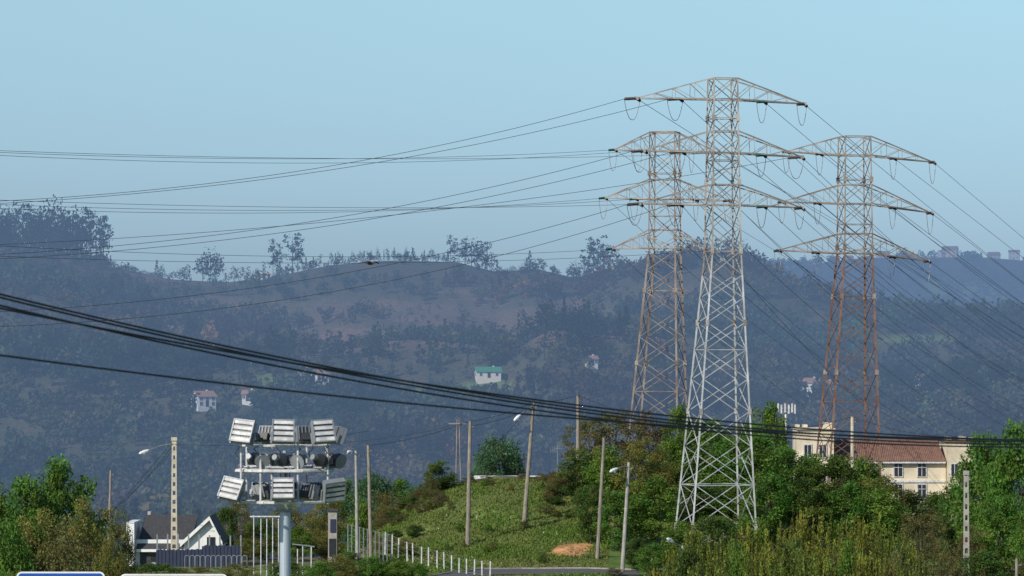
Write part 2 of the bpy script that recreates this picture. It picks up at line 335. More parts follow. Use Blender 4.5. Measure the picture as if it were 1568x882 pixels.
# ------------------------------------------------------------ houses
def house(name,px,d,w,dep,hw,hr,yaw,wm,rm,pm,z=None,wins=3,rows=1,door=True,chim=True,dz=0):
    g=gp(px,d); z0=g.z+dz if z is None else z
    e=empty(name,(g.x,g.y,z0),yaw)
    a=MB(); x,y=w/2,dep/2
    a.add([(-x,-y,-9),(x,-y,-9),(x,y,-9),(-x,y,-9),(-x,-y,hw),(x,-y,hw),(x,y,hw),(-x,y,hw),(-x,0,hw+hr),(x,0,hw+hr)],
      [(0,1,5,4),(2,3,7,6),(1,2,6,9,5),(3,0,4,8,7)],wm); a.obj('walls',e)
    a=MB(); o=0.45; t=0.18; sl=hr/y
    for s in(-1,1):
        A1=[(-x-o,s*(y+o),hw-o*sl+0.02),(x+o,s*(y+o),hw-o*sl+0.02),(x+o,0,hw+hr+0.02),(-x-o,0,hw+hr+0.02)]
        B1=[(p[0],p[1],p[2]+t) for p in A1]
        a.add(A1+B1,[(0,1,2,3),(4,5,6,7),(0,1,5,4),(1,2,6,5),(2,3,7,6),(3,0,4,7)],rm)
    if chim: a.box((x*0.5,y*0.35,hw+hr*0.9),(0.7,0.6,1.5),wm)
    a.obj('roof',e)
    a=MB()
    for r in range(rows):
        for i in range(wins):
            wx=-x+w*(i+0.5)/wins; wz=hw*(r+0.55)/rows
            if door and r==0 and i==wins//2: continue
            a.box((wx,-y-0.02,wz),(1.25,0.1,1.5),'white_h'); a.box((wx,-y-0.06,wz),(0.95,0.1,1.2),pm); a.box((wx,-y-0.115,wz),(0.06,0.03,1.2),'white_h')
    for s in(-1,1): a.box((s*(x+0.02),0,hw*0.55),(0.1,1.2,1.3),pm)
    a.obj('windows',e)
    if door:
        a=MB(); a.box((-x+w*(wins//2+0.5)/wins,-y-0.05,1.05),(1.1,0.12,2.2),pm); a.obj('door',e)
    return e
def dist_for(px,py,d0,d1):
    for dd in np.arange(d0,d1,3.0):
        g=gp(px,dd)
        if pyof(g.x,g.y,g.z)<=py: return dd
    return d1
for (nm,px_,py_,w,dep,hw,hr,yaw,wm,rm) in [
  ('farmhouse',312,624,7,6,3.6,1.8,0.5,'white_h','tile_h'),('farmhouse',381,612,4,4,2.6,1.2,-0.2,'white_h','tile_h'),
  ('green_roofed_barn',747,577,9,6,2.2,1.6,0.15,'cream_h','green_h'),('farmhouse',1236,606,10,8,4.6,1.8,-0.3,'white_h','tile_h'),
  ('farmhouse',490,580,5,5,2.4,1.2,0.5,'cream_h','tile_h'),('farmhouse',466,578,3.5,3,2.2,1.0,-0.4,'white_h','tile_h'),
  ('farmhouse',1268,600,5,5,2.8,1.2,0.4,'white_h','tile_h'),('farmhouse',1405,590,5,5,2.8,1.3,-0.3,'white_h','tile_h'),('farmhouse',905,560,4,4,2.4,1.0,0.3,'cream_h','tile_h')]:
    dd=dist_for(px_,py_,1335,2080); house(nm,px_,dd-4,w,dep,hw,hr,yaw,wm,rm,'pane_h',wins=3,rows=2 if hw>3.5 else 1,dz=0.8)
for (px_,w,hw,hr,yaw,dz) in [(1352,13,7,2.5,0.3,4),(1455,16,8,4,-0.3,7),(1443,8,6,3,0.5,6),(1522,12,5,3,0.2,5),(1553,11,8,2,-0.2,7),(1600,12,6,3,0.1,4),(1300,8,4,2,0.2,2)]:
    house('hilltop_house',px_,4485,w,9,hw,hr,yaw,'white_h' if px_>1540 else 'cream_h','tile_h','pane_h',wins=3,rows=2,dz=dz)
house('hilltop_house',404,2060,7,6,2.6,0.9,0.1,'white_h','cream_h','pane_h')
# ------------------------------------------------------------ left house (white gable, slate roof)
s=380/F
g=gp(272,380); e=empty('slate_roofed_house',(g.x,380,g.z),0)
zt=lambda py,d: ZC+(H0-py)/F*d-g.z
a=MB(); a.box((-1.0,0,zt(824,380)/2-1),(5.2,5.6,zt(824,380)+2),'white')
a.box((-3.85,-0.8,zt(797,380)/2-1),(0.7,6.5,zt(797,380)+2),'white')
yg=-4.2; x0,x1=0.9,4.1; ze=zt(826,380); zr=zt(793,380)
xm=3.2
a.add([(x0,yg,-2),(x1,yg,-2),(x1,yg,ze),(xm,yg,zr),(x0,yg,ze+0.1),(x0,3,-2),(x1,3,-2),(x1,3,ze),(xm,3,zr),(x0,3,ze+0.1)],[(0,1,2,3,4),(9,8,7,6,5),(1,6,7,2),(0,4,9,5)],'white')
a.obj('walls',e)
a=MB()
a.add([(-3.4,-3.4,zt(838,380)),(1.2,-3.4,zt(838,380)),(1.9,0.2,zt(788,380)),(-2.8,0.2,zt(788,380)),(-3.4,3.4,zt(822,380)),(1.2,3.4,zt(822,380))],[(0,1,2,3),(3,2,5,4)],'slate')
a.add([(-3.4,-3.4,zt(838,380)-0.25),(1.2,-3.4,zt(838,380)-0.25),(1.2,-3.4,zt(838,380)-0.01),(-3.4,-3.4,zt(838,380)-0.01)],[(0,1,2,3)],'white')
a.add([(-3.45,-3.45,zt(838,380)),(-2.85,0.2,zt(788,380)),(-2.85,0.2,zt(788,380)-0.2),(-3.45,-3.45,zt(838,380)-0.2)],[(0,1,2,3)],'white')
for (xa,za,xb,zb) in ((x0-0.3,ze-0.35,xm,zr+0.1),(xm,zr+0.1,x1+0.25,ze-0.25)):
    a.add([(xa,yg-0.5,za),(xb,yg-0.5,zb),(xb,3.2,zb),(xa,3.2,za),(xa,yg-0.5,za+0.22),(xb,yg-0.5,zb+0.22),(xb,3.2,zb+0.22),(xa,3.2,za+0.22)],[(0,3,2,1),(4,5,6,7),(3,0,4,7),(2,3,7,6)],'slate')
    a.add([(xa,yg-0.53,za-0.12),(xb,yg-0.53,zb-0.12),(xb,yg-0.53,zb+0.24),(xa,yg-0.53,za+0.24)],[(0,1,2,3)],'white')
a.obj('roof',e)
a=MB(); a.box((2.2,yg-0.03,ze*0.45),(1.1,0.12,1.3),'pane'); a.box((3.3,yg-0.03,ze*1.0),(0.7,0.12,0.8),'pane'); a.box((-1.5,-2.85,1.2),(1.2,0.1,1.2),'pane'); a.box((-0.2,-2.85,1.2),(1.0,0.1,1.2),'pane'); a.obj('windows',e)
a=MB(); a.box((-2.6,-2.85,1.0),(0.95,0.12,2.1),'slate'); a.obj('door',e)
a=MB(); a.tube((-2.5,0.5,zt(800,380)),(-2.5,0.5,zt(783,380)),0.22,0.2,'concg',8); a.obj('chimney',e)
a=MB()
for i in range(46):
    p0=241+i*2.8; g0=gp(p0,362); zt_=20-(282-(6 if i>24 else 0)-(i*7%5)*0.5)*362/F; a.box((g0.x,362+(i%2)*0.05,(g0.z-0.5+zt_)/2),(0.16,0.04,zt_-g0.z+0.5),'bluef')
for i in range(9):
    g0=gp(241+i*16,362); a.box((g0.x,362.12,g0.z+1.3),(0.12,0.12,3.0),'grey')
a.obj('blue_fence')
a=MB()
for i in range(12):
    c=gp(287+i*8,352); r=0.2; zt_=20-290*352/F
    prev=None
    for k in range(9):
        t=math.pi*k/8; q=Vector((c.x-r*math.cos(t),352,zt_-0.2+0.2*math.sin(t)))
        if prev: a.tube(prev,q,0.03,0.03,'grey',5)
        prev=q
    a.tube((c.x-r,352,c.z-0.3),(c.x-r,352,zt_-0.2),0.03,0.03,'grey',5); a.tube((c.x+r,352,c.z-0.3),(c.x+r,352,zt_-0.2),0.03,0.03,'grey',5)
a.obj('hoop_railing')
# ------------------------------------------------------------ mansion at right
d=470; s=d/F; g=gp(1360,d); e=empty('cream_mansion',(0,0,0)); X_=lambda px:(px-784)*s; Zy=lambda py:20-(py-560)*s
a=MB(); zb=g.z-2
def blk(x0,x1,yt,y0,y1,k='cream'): a.box(((X_(x0)+X_(x1))/2,(y0+y1)/2,(zb+Zy(yt))/2),(X_(x1)-X_(x0),y1-y0,Zy(yt)-zb),k)
blk(1278,1448,706,d,d+9); blk(1219,1275,657,d-1.5,d+6); blk(1449,1492,676,d-1.5,d+8)
for x0,x1,yt in [(1219,1224,651),(1230,1236,651),(1262,1275,648),(1449,1456,670),(1470,1478,669),(1486,1492,671)]: a.box(((X_(x0)+X_(x1))/2,d+1,Zy(yt)-0.28),(X_(x1)-X_(x0)-0.02,3,0.7),'cream')
a.obj('walls',e)
a=MB(); 
a.add([(X_(1276),d-0.5,Zy(706)),(X_(1447.5),d-0.5,Zy(706)),(X_(1440),d+4.5,Zy(674)),(X_(1284),d+4.5,Zy(674)),(X_(1276),d+9.5,Zy(706)),(X_(1447.5),d+9.5,Zy(706))],[(0,1,2,3),(3,2,5,4),(0,3,4),(1,5,2)],'tile')
for i in range(60):
    xx=X_(1279)+i*(X_(1445)-X_(1279))/59; a.tube((xx,d-0.5,Zy(706)+0.03),(xx+(X_(1362)-xx)*0.06,d+4.4,Zy(674)+0.03),0.05,0.05,'tile',5)
a.box((X_(1362),d-0.42,Zy(708)),(X_(1447)-X_(1277),0.3,0.18),'offw')
a.box(((X_(1219)+X_(1275))/2,d+2.2,Zy(657)+0.06),(X_(1275)-X_(1219)+0.3,8,0.12),'cream'); a.box(((X_(1449)+X_(1492))/2,d+3.2,Zy(676)+0.06),(X_(1492)-X_(1449)+0.3,9.8,0.12),'tile')
a.obj('roof',e)
a=MB()
for px_ in (1302,1340,1375,1411):
    for yc in (719,752,786):
        a.box((X_(px_),d-0.03,Zy(yc)),(1.1,0.14,1.7),'offw'); a.box((X_(px_),d-0.08,Zy(yc)),(0.85,0.12,1.45),'pane'); a.box((X_(px_),d-0.15,Zy(yc)),(0.06,0.04,1.45),'offw'); a.box((X_(px_),d-0.15,Zy(yc)+0.25),(0.85,0.03,0.05),'offw')
for px_,yc in ((1443+16,719),(1482,719),(1459,752),(1482,752),(1235,690),(1258,690),(1235,725),(1258,725)):
    a.box((X_(px_),d-1.53,Zy(yc)),(0.95,0.14,1.5),'offw'); a.box((X_(px_),d-1.58,Zy(yc)),(0.72,0.12,1.3),'pane'); a.box((X_(px_),d-1.65,Zy(yc)),(0.06,0.04,1.3),'offw')
a.obj('windows',e)
a=MB(); a.box((X_(1362),d-0.05,Zy(737)),(X_(1447)-X_(1279),0.18,0.22),'offw'); a.box((X_(1362),d-0.05,Zy(769)),(X_(1447)-X_(1279),0.18,0.22),'offw'); a.box((X_(1320),d-0.1,zb+3.2),(1.4,0.2,2.4),'wood'); a.obj('cornice_and_door',e)
d=412; s=d/F; g=gp(778,d); e=empty('flat_roofed_shed',(g.x,d,g.z)); zt_=20-(733-560)*s-g.z
a=MB(); a.box((0,0,zt_/2-0.5),(5.9,4,zt_+1),'concg'); a.obj('walls',e); a=MB(); a.box((0,-0.1,zt_+0.13),(6.6,4.6,0.26),'white'); a.obj('roof',e)
a=MB(); a.box((1.5,-2.04,zt_*0.55),(0.9,0.1,1.6),'slate'); a.box((-1.2,-2.04,zt_*0.6),(1.0,0.1,0.8),'pane'); a.obj('door_and_window',e)
d=388; s=d/F; g=gp(510,d); e=empty('white_kiosk',(g.x,d,g.z)); zt_=20-(782-560)*s-g.z
a=MB(); a.box((0,0,zt_/2-0.5),(0.8,2,zt_+1),'concg'); a.obj('walls',e); a=MB(); a.box((0,0,zt_+0.08),(1.0,2.3,0.16),'slate'); a.obj('roof',e)
a=MB(); a.box((0.05,-1.03,zt_*0.72),(0.5,0.1,1.2),'bluef'); a.box((0,-1.03,zt_*0.3),(0.6,0.1,1.6),'pane'); a.obj('window_and_door',e)
# ------------------------------------------------------------ lattice towers
def tower(name,px,d,base_px,yt,y_flare,y_base,wt_px,wf_px,wb_px,arms,legm,brm,topm,yaw,red):
    s=d/F; g=gp(base_px,d); zt=ZC+(H0-yt)*s; zf=ZC+(H0-y_flare)*s; zb=g.z-0.3
    k=math.cos(yaw)+math.sin(abs(yaw))
    xt=(px-784)*s; xb=(base_px-784)*s
    def W(z):
        if z>=zf: return (wf_px+(wt_px-wf_px)*(z-zf)/(zt-zf))*s/k
        zb0=ZC+(H0-y_base)*s
        return (wf_px+(wb_px-wf_px)*(zf-z)/(zf-zb0))*s/k
    def CX(z): return xb+(xt-xb)*min(1,(z-zb)/(zf-zb))
    cy,sy=math.cos(yaw),math.sin(yaw)
    def L(x,y,z): return Vector((CX(z)+x*cy-y*sy,d+x*sy+y*cy,z))
    def cor(z):
        w=W(z)/2; return [L(-w,-w,z),L(w,-w,z),L(w,w,z),L(-w,w,z)]
    m=MB()
    zs=[zt]; z=zt
    while z>zb+0.5:
        w=W(z); st=max(w*(0.82 if z>zf else 0.70),1.0)
        if z>zf and z-st<zf: st=z-zf if z-zf>0.4 else st
        z-=st; zs.append(max(z,zb))
    if zs[-1]>zb: zs.append(zb)
    lw=0.19*s*F/400 if red else 0.16
    for i in range(len(zs)-1):
        a,b=cor(zs[i]),cor(zs[i+1]); up=zs[i]>zf
        lm=topm if up else legm; bm=topm if up else brm
        for j in range(4):
            m.beam(a[j],b[j],lw if not up else 0.14,lm)
            j2=(j+1)%4
            bw=0.075
            m.beam(a[j],b[j2],bw,bm); m.beam(a[j2],b[j],bw,bm)
            if (up and i%2==0) or i%4==0: m.beam(a[j],a[j2],bw,bm)
            if not up and zs[i]<zb+(zf-zb)*0.45:
                ma=a[j].lerp(b[j2],0.25); mb_=a[j2].lerp(b[j],0.25); m.beam((a[j]+b[j])/2,ma,0.05,bm); m.beam((a[j2]+b[j2])/2,mb_,0.05,bm)
    for i in range(2,len(zs)-1,3):
        for q in cor(zs[i]): m.box(q,(lw*1.7,lw*1.7,0.5),topm)
    att=[]
    for (ya,xl,yl,xr,yr,hpx,inner) in arms:
        za=ZC+(H0-ya)*s; zh=za+hpx*s; lo,hi=cor(za),cor(zh)
        for j in range(4): m.beam(lo[j],lo[(j+1)%4],0.11,topm); m.beam(hi[j],hi[(j+1)%4],0.1,topm)
        for sd,xt_,yt_ in ((-1,xl,yl),(1,xr,yr)):
            r=(xt_-784)*s-CX(za); r=r/cy
            tip=L(r,0,ZC+(H0-yt_)*s)
            ids=(0,3) if sd<0 else (1,2)
            n=4; kt=0.33
            for q in ids:
                m.beam(lo[q],tip,0.13,topm)
                kn=hi[q].lerp(tip,kt)+Vector((0,0,hpx*s*0.01))
                m.beam(hi[q],kn,0.12,topm); m.beam(kn,tip,0.11,topm)
                pv=lo[q]
                for i in range(1,n):
                    t=i/n; lowp=lo[q].lerp(tip,t); upp=hi[q].lerp(kn,t/kt) if t<kt else kn.lerp(tip,(t-kt)/(1-kt))
                    m.beam(lowp,upp,0.055,topm); m.beam(pv,upp,0.055,topm); pv=lowp
            for i in range(1,n):
                t=i/n; t2=(i-1)/n
                m.beam(lo[ids[0]].lerp(tip,t),lo[ids[1]].lerp(tip,t),0.05,topm); m.beam(lo[ids[0]].lerp(tip,t2),lo[ids[1]].lerp(tip,t),0.05,topm)
            m.box(tip,(0.35,0.35,0.28),topm)
            mid=(lo[ids[0]]+lo[ids[1]])/2
            att.append((name,ya,sd,'tip',tip))
            if inner: att.append((name,ya,sd,'in',mid.lerp(tip,inner)))
    for c in cor(zb): m.box((c.x,c.y,zb+0.1),(0.9,0.9,0.9),'concg')
    m.obj(name); return att
T1=tower('lattice_pylon',1107,350,1094,120,388,800,44,54,118,[(152,974,152,1234,157,32,0.42),(234,985,232,1230,239,33,0.42),(314,978,313,1230,317,31,0.42)],'steel','steel','steel_old',0.22,0)
T2=tower('lattice_pylon_rusty',1018,470,1003,202,385,640,47,50,88,[(231,941,228,1098,235,28,0.35),(305,926,302,1116,308,30,0.35),(380,937,380,1085,384,28,0.0)],'tan','tan','rust',-0.25,1)
T3=tower('lattice_pylon_rusty',1309,430,1294,209,390,700,47,52,92,[(238,1203,233,1432,247,29,0.4),(312,1196,310,1428,325,29,0.4),(388,1190,384,1424,399,30,0.4)],'rust2','rust2','rust',0.2,1)
# ------------------------------------------------------------ wires
def curve_obj(name,splines,r,matk):
    cu=bpy.data.curves.new(name,'CURVE'); cu.dimensions='3D'; cu.bevel_depth=r; cu.bevel_resolution=1; cu.use_fill_caps=True
    for pts in splines:
        sp=cu.splines.new('POLY'); sp.points.add(len(pts)-1)
        for i,p in enumerate(pts): sp.points[i].co=(p[0],p[1],p[2],1)
    cu.materials.append(M[matk]); o=bpy.data.objects.new(name,cu); scene.collection.objects.link(o); return o
def wire_pts(A_,B_,mid,n=50):
    A_=Vector(A_);B_=Vector(B_)
    best=min(np.linspace(0.02,0.98,400),key=lambda t: abs(784+F*(A_.x+(B_.x-A_.x)*t)/(A_.y+(B_.y-A_.y)*t)-mid[0]))
    t=best; p=A_.lerp(B_,t); zt=ZC+(H0-mid[1])/F*p.y; sag=(p.z-zt)/(4*t*(1-t)); sag=max(sag,-0.2)
    return [A_.lerp(B_,q)-Vector((0,0,sag*4*q*(1-q))) for q in np.linspace(0,1,n)]
def find(T,ya,sd,k):
    for a in T:
        if a[1]==ya and a[2]==sd and a[3]==k: return a[4]
plan=[]
def both(T,ya,sd,k,le,lm,re,rm): plan.append((find(T,ya,sd,k),le,lm,re,rm))
E=-160
both(T1,152,-1,'tip',(E,313,300),(570,243),(1800,640,900),(1420,430))
both(T1,152,-1,'in',(E,318,302),(570,250),(1800,650,905),(1420,470))
both(T1,152,1,'in',None,None,(1800,610,915),(1450,385))
both(T1,152,1,'tip',None,None,(1800,600,920),(1330,240))
both(T1,234,-1,'tip',(E,396,300),(600,318),(1800,700,900),(1350,560))
both(T1,234,-1,'in',(E,402,302),(600,330),(1800,690,905),(1400,560))
both(T1,234,1,'in',None,None,(1800,680,915),(1400,430))
both(T1,234,1,'tip',(E,380,315),(700,318),(1800,660,920),(1400,400))
both(T1,314,-1,'tip',(E,482,300),(560,412),(1800,760,900),(1270,560))
both(T1,314,-1,'in',(E,503,302),(560,437),(1800,740,905),(1300,600))
both(T1,314,1,'in',None,None,(1800,730,915),(1400,520))
both(T1,314,1,'tip',None,None,(1800,720,920),(1440,500))
both(T2,231,-1,'tip',(E,226,350),(450,243),(1800,660,1000),(1300,450))
both(T2,231,-1,'in',(E,229,352),(560,249),None,None)
both(T2,231,1,'in',None,None,None,None)
both(T2,231,1,'tip',(E,224,358),(640,243),(1800,640,1000),(1300,330))
both(T2,305,-1,'tip',(E,312,350),(500,325),(1800,690,1000),(1240,560))
both(T2,305,-1,'in',(E,306,352),(500,322),None,None)
both(T2,305,1,'in',None,None,None,None)
both(T2,305,1,'tip',(E,300,354),(640,318),(1800,690,1000),(1300,470))
both(T2,380,-1,'tip',(E,366,350),(400,392),(1800,740,1000),(1200,600))
both(T2,380,1,'tip',(E,385,352),(300,401),(1800,720,1000),(1270,540))
both(T3,238,1,'tip',None,None,(1800,560,640),(1568,365))
both(T3,238,1,'in',None,None,(1800,580,640),(1568,395))
both(T3,238,-1,'in',None,None,(1800,600,640),(1500,420))
both(T3,238,-1,'tip',None,None,(1800,610,640),(1450,440))
both(T3,312,1,'tip',None,None,(1800,620,640),(1568,432))
both(T3,312,1,'in',None,None,(1800,630,640),(1568,466))
both(T3,312,-1,'in',None,None,(1800,650,640),(1500,500))
both(T3,312,-1,'tip',None,None,(1800,660,640),(1450,510))
both(T3,388,1,'tip',None,None,(1800,680,640),(1568,500))
both(T3,388,1,'in',None,None,(1800,690,640),(1568,525))
both(T3,388,-1,'in',None,None,(1800,700,640),(1500,545))
both(T3,388,-1,'tip',None,None,(1800,710,640),(1450,560))
wl=[];jump=[];im=MB()
def string(mb,p,q,k):
    n=9; mb.tube(p,q,0.035,0.035,'dark',5)
    for i in range(n):
        a=Vector(p).lerp(Vector(q),(i+0.6)/(n+0.6)); b=Vector(p).lerp(Vector(q),(i+1.1)/(n+0.6)); mb.tube(a,b,0.14,0.06,k,8)
for (at,le,lm,re,rm) in plan:
    if le is None: le=(E,at.z and (H0-(at.z-ZC)*F/at.y)-10,250); lfly=False
    else: lfly=True
    pl=P(*le) ; pr=P(*re) if re else P(1800,650,950)
    hot=[]
    for tgt in (pl,pr):
        dr=(tgt-at); dr.z=dr.length*-0.08; dr.normalize(); hot.append(at+dr*1.4)
    k='glass_g' if (at.y>440 and at.x<(1000-784)/F*at.y+1) or (at.x>(1150-784)/F*at.y and at.x<(1210-784)/F*at.y) else 'ins'
    for h in hot: string(im,at,h,k)
    Lp,Rp=hot
    if lfly: wl.append(wire_pts(Lp,pl,lm))
    if re: wl.append(wire_pts(Rp,pr,rm))
    jd=1.8*at.y/380
    jump.append([Lp.lerp(Rp,q)-Vector((0,0,jd*(1-abs(2*q-1)**2.4))) for q in np.linspace(0,1,17)])
curve_obj('power_line',wl,0.021,'wire')
curve_obj('jumper_loops',jump,0.026,'steel_old')
im.obj('insulator_strings')
nc=[]
def NC(a,b,m): nc.append(wire_pts(P(*a),P(*b),m,80))
NC((-200,404,62),(1800,672,95),(560,577)); NC((-200,399,62.3),(1800,668,95.3),(560,573)); NC((-200,430,61.5),(1800,674,94.6),(500,564))
NC((-200,418,61.7),(1800,676,94.8),(640,600)); NC((-200,516,60),(1800,672,94),(640,619))
curve_obj('overhead_cable',nc,0.017,'black')
# ------------------------------------------------------------ poles
def pole(name,px,ytop,ybase,d,kind='wood',w=0.30,lamp=None,lean=0,holes=False,cross=False):
    s=d/F; g=gp(px,d); top=P(px+lean,ytop,d); b=Vector((g.x,d,g.z-0.5)); m=MB(); k=kind
    if holes:
        H=top.z-b.z; n=int(H/0.75)
        for i in range(n):
            for sgn in(-1,1):
                w0=w*(1.25-0.5*i/n)/2; w1=w*(1.25-0.5*(i+1)/n)/2
                p=b.lerp(top,i/n)+Vector((sgn*w0*0.75,0,0)); q=b.lerp(top,(i+1)/n)+Vector((sgn*w1*0.75,0,0)); m.beam(p,q,w*0.28,k)
            c=b.lerp(top,(i+0.5)/n); m.box(c,(w*0.9*(1.2-0.4*i/n),w*0.22,0.42),k)
        m.box(top+Vector((0,0,0.05)),(w,w*0.5,0.3),k)
    else: m.tube(b,top,w*0.6,w*0.42,k,10)
    if lamp:
        lx,ly=lamp; e=P(lx,ly,d-1.0); st=top-Vector((0,0,0.35)); mid=st.lerp(e,0.5)+Vector((0,0,0.12))
        m.tube(st,mid,0.045,0.045,'grey',6); m.tube(mid,e,0.045,0.04,'grey',6)
        dr=(e-mid).normalized(); c0=e-dr*0.15
        rs=[(0,0.06),(0.12,0.12),(0.45,0.16),(0.8,0.13),(0.95,0.05)]
        for (a,ra),(c,rc) in zip(rs[:-1],rs[1:]): m.tube(c0+dr*a,c0+dr*c,ra,rc,'white',8)
        m.box(c0+dr*0.6+Vector((0,0,-0.12)),(0.5,0.2,0.08),'grey')
    for dz,sg in((0.5,1),(0.8,-1)):
        q=top-Vector((0,0,dz)); m.tube(q,q+Vector((sg*0.35,-0.1,0.08)),0.03,0.03,'grey',5); m.tube(q+Vector((sg*0.35,-0.1,0.0)),q+Vector((sg*0.35,-0.1,0.22)),0.07,0.05,'ins',7)
    if cross: m.box(top-Vector((0,0,0.4)),(1.6,0.12,0.12),'grey')
    m.obj(name); return top
tp={}
tp['a']=pole('street_lamp',267,673,838,366,'conc',0.5,lamp=(226,690),holes=True)
pole('utility_pole',166,720,790,420,'wood',0.26,lean=4)
pole('street_lamp',548,690,840,348,'concg',0.26,lamp=(538,692),lean=-3)
tp['b']=pole('utility_pole',569,682,838,350,'wood',0.3,lean=-5)
tp['c']=pole('utility_pole',716,645,835,ground_at(717,835).y,'wood',0.34,lean=4)
tp['d']=pole('street_lamp',802,615,800,ground_at(804,800).y,'wood',0.34,lamp=(796,636),lean=15)
tp['e']=pole('utility_pole',885,605,700,384,'wood',0.34)
tp['f']=pole('utility_pole',914,670,868,351,'wood',0.3,lean=11)
tp['g']=pole('street_lamp',952,708,882,343,'concg',0.3,lamp=(944,718),lean=11)
tp['h']=pole('utility_pole',1305,638,700,378,'conc',0.36,lean=0)
tp['i']=pole('utility_pole',1479,725,882,300,'concg',0.42,holes=True)
pole('utility_pole',698,642,740,402,'wood',0.12,cross=True,lean=2); pole('utility_pole',706,640,740,404,'wood',0.10,lean=-3)
pole('street_lamp',1045,835,890,335,'concg',0.2,lamp=(1030,829))
pole('utility_pole',1556,855,890,296,'wood',0.25)
lv=[]
def LV(a,b,s): lv.append([a.lerp(b,q)-Vector((0,0,s*4*q*(1-q))) for q in np.linspace(0,1,24)])
lv_=Vector((0,0,-0.4))
LV(tp['a']+lv_,tp['b']+Vector((0,0,1.2)),0.5); LV(tp['b']+lv_*0,tp['c'],0.3); LV(tp['a'],P(120,840,380),0.2); LV(tp['a']+lv_,P(168,790,420),0.3); LV(tp['a']+lv_*2,P(150,800,420),0.3)
LV(P(345,677,360),tp['c'],0.9); LV(tp['c'],tp['d'],0.25); LV(tp['d'],tp['e'],0.2); LV(tp['c']+lv_,tp['d']+lv_,0.25); LV(tp['d'],tp['c']+Vector((0,0,-4.5)),0.1)
LV(tp['e'],tp['f'],0.2); LV(tp['f'],tp['g'],0.3); LV(tp['e'],P(1060,655,370),0.4); LV(tp['h'],P(1480,668,340),0.5); LV(P(1060,655,370),tp['h'],0.8); LV(P(1480,668,340),P(1800,650,330),0.5)
curve_obj('service_wire',lv,0.018,'black')
m=MB(); g=gp(853,408); t=P(854,682,408); m.tube((g.x,g.y,g.z-0.3),t,0.05,0.03,'grey',6)
for i in range(6): m.tube(t+Vector((-0.25+0.0,-0.6+0.25*i,-0.3)),t+Vector((0.25,-0.6+0.25*i,-0.3)),0.015,0.015,'grey',4)
m.tube(t+Vector((-0.7,0,-0.5)),t+Vector((0.5,0,-0.3)),0.02,0.02,'grey',4)
for i in range(7): m.tube(t+Vector((-0.7+i*0.18,0,-0.75)),t+Vector((-0.7+i*0.18,0,-0.1)),0.015,0.015,'grey',4)
m.obj('tv_aerial')
m=MB(); d=520; g=gp(1203,d); t=P(1203,622,d); m.tube((g.x,d,g.z-1),t,0.18,0.12,'white',8)
for i,x in enumerate((-0.95,-0.55,-0.1,0.35,0.75,1.1)):
    m.box(t+Vector((x,-0.3,-0.2-0.15*(i%2))),(0.2,0.15,1.1),'offw'); m.tube(t+Vector((0,0,-0.5)),t+Vector((x,-0.2,-0.4)),0.04,0.04,'grey',5)
m.box(t+Vector((0,0,-0.8)),(2.2,0.5,0.08),'grey'); m.obj('telecom_antenna')
# ------------------------------------------------------------ floodlight mast
d=117; s=d/F; e=empty('floodlight_mast',((437-784)*s,d,0))
zy=lambda py: ZC+(H0-py)*s
a=MB(); gm=gp(437,d).z
a.tube((0,0,gm-0.5),(0,0,zy(782)),0.24,0.145,'mast',20); a.tube((0,0,zy(782)),(0,0,zy(768)),0.145,0.24,'mast',20); a.tube((0,0,zy(768)),(0,0,zy(690)),0.08,0.07,'mast',12); a.tube((0,0,zy(784)),(0,0,zy(780)),0.2,0.2,'grey',20); a.obj('mast',e)
a=MB()
def ring(z,r,ry,w,k='offw',n=8):
    for j in range(n):
        t0=2*math.pi*(j+0.5)/n; t1=2*math.pi*(j+1.5)/n
        a.tube((r*math.cos(t0),ry*math.sin(t0),z),(r*math.cos(t1),ry*math.sin(t1),z),w,w,k,6)
        a.tube((0,0,z),(r*math.cos(t0),ry*math.sin(t0),z),w*0.8,w*0.8,k,6)
ring(zy(720),1.42,1.2,0.05); ring(zy(714),1.2,1.0,0.025); ring(zy(768),1.35,1.15,0.045); ring(zy(682),1.3,1.1,0.03)
for x,y in [(-1.17,-0.75),(-0.62,-1.0),(-0.42,0.9),(0.4,-1.05),(0.55,0.9),(1.2,-0.6),(1.1,0.6),(-1.1,0.6)]:
    a.tube((x,y,zy(770)),(x,y,zy(676)),0.03,0.03,'offw',6)
for i in range(6): a.box((0,0.15-0.06*i,zy(720)-0.005),(2.4,0.03,0.03),'grey')
for i in range(4): a.tube((0.1*math.cos(i*1.6),0.1*math.sin(i*1.6),zy(700)),(0.16*math.cos(i*1.6),0.16*math.sin(i*1.6),zy(770)),0.015,0.015,'dark',5)
for x in (-1.2,-0.7,-0.2,0.35,0.8,1.25):
    p=Vector((x,-0.9,zy(682))); prev=p
    for k in range(1,9):
        q=p+Vector((0.12*math.sin(k*0.8+x*3),0.05*k,-(zy(682)-zy(716))*k/8)); a.tube(prev,q,0.014,0.014,'dark',4); prev=q
a.obj('platform_frames',e)
fl=MB()
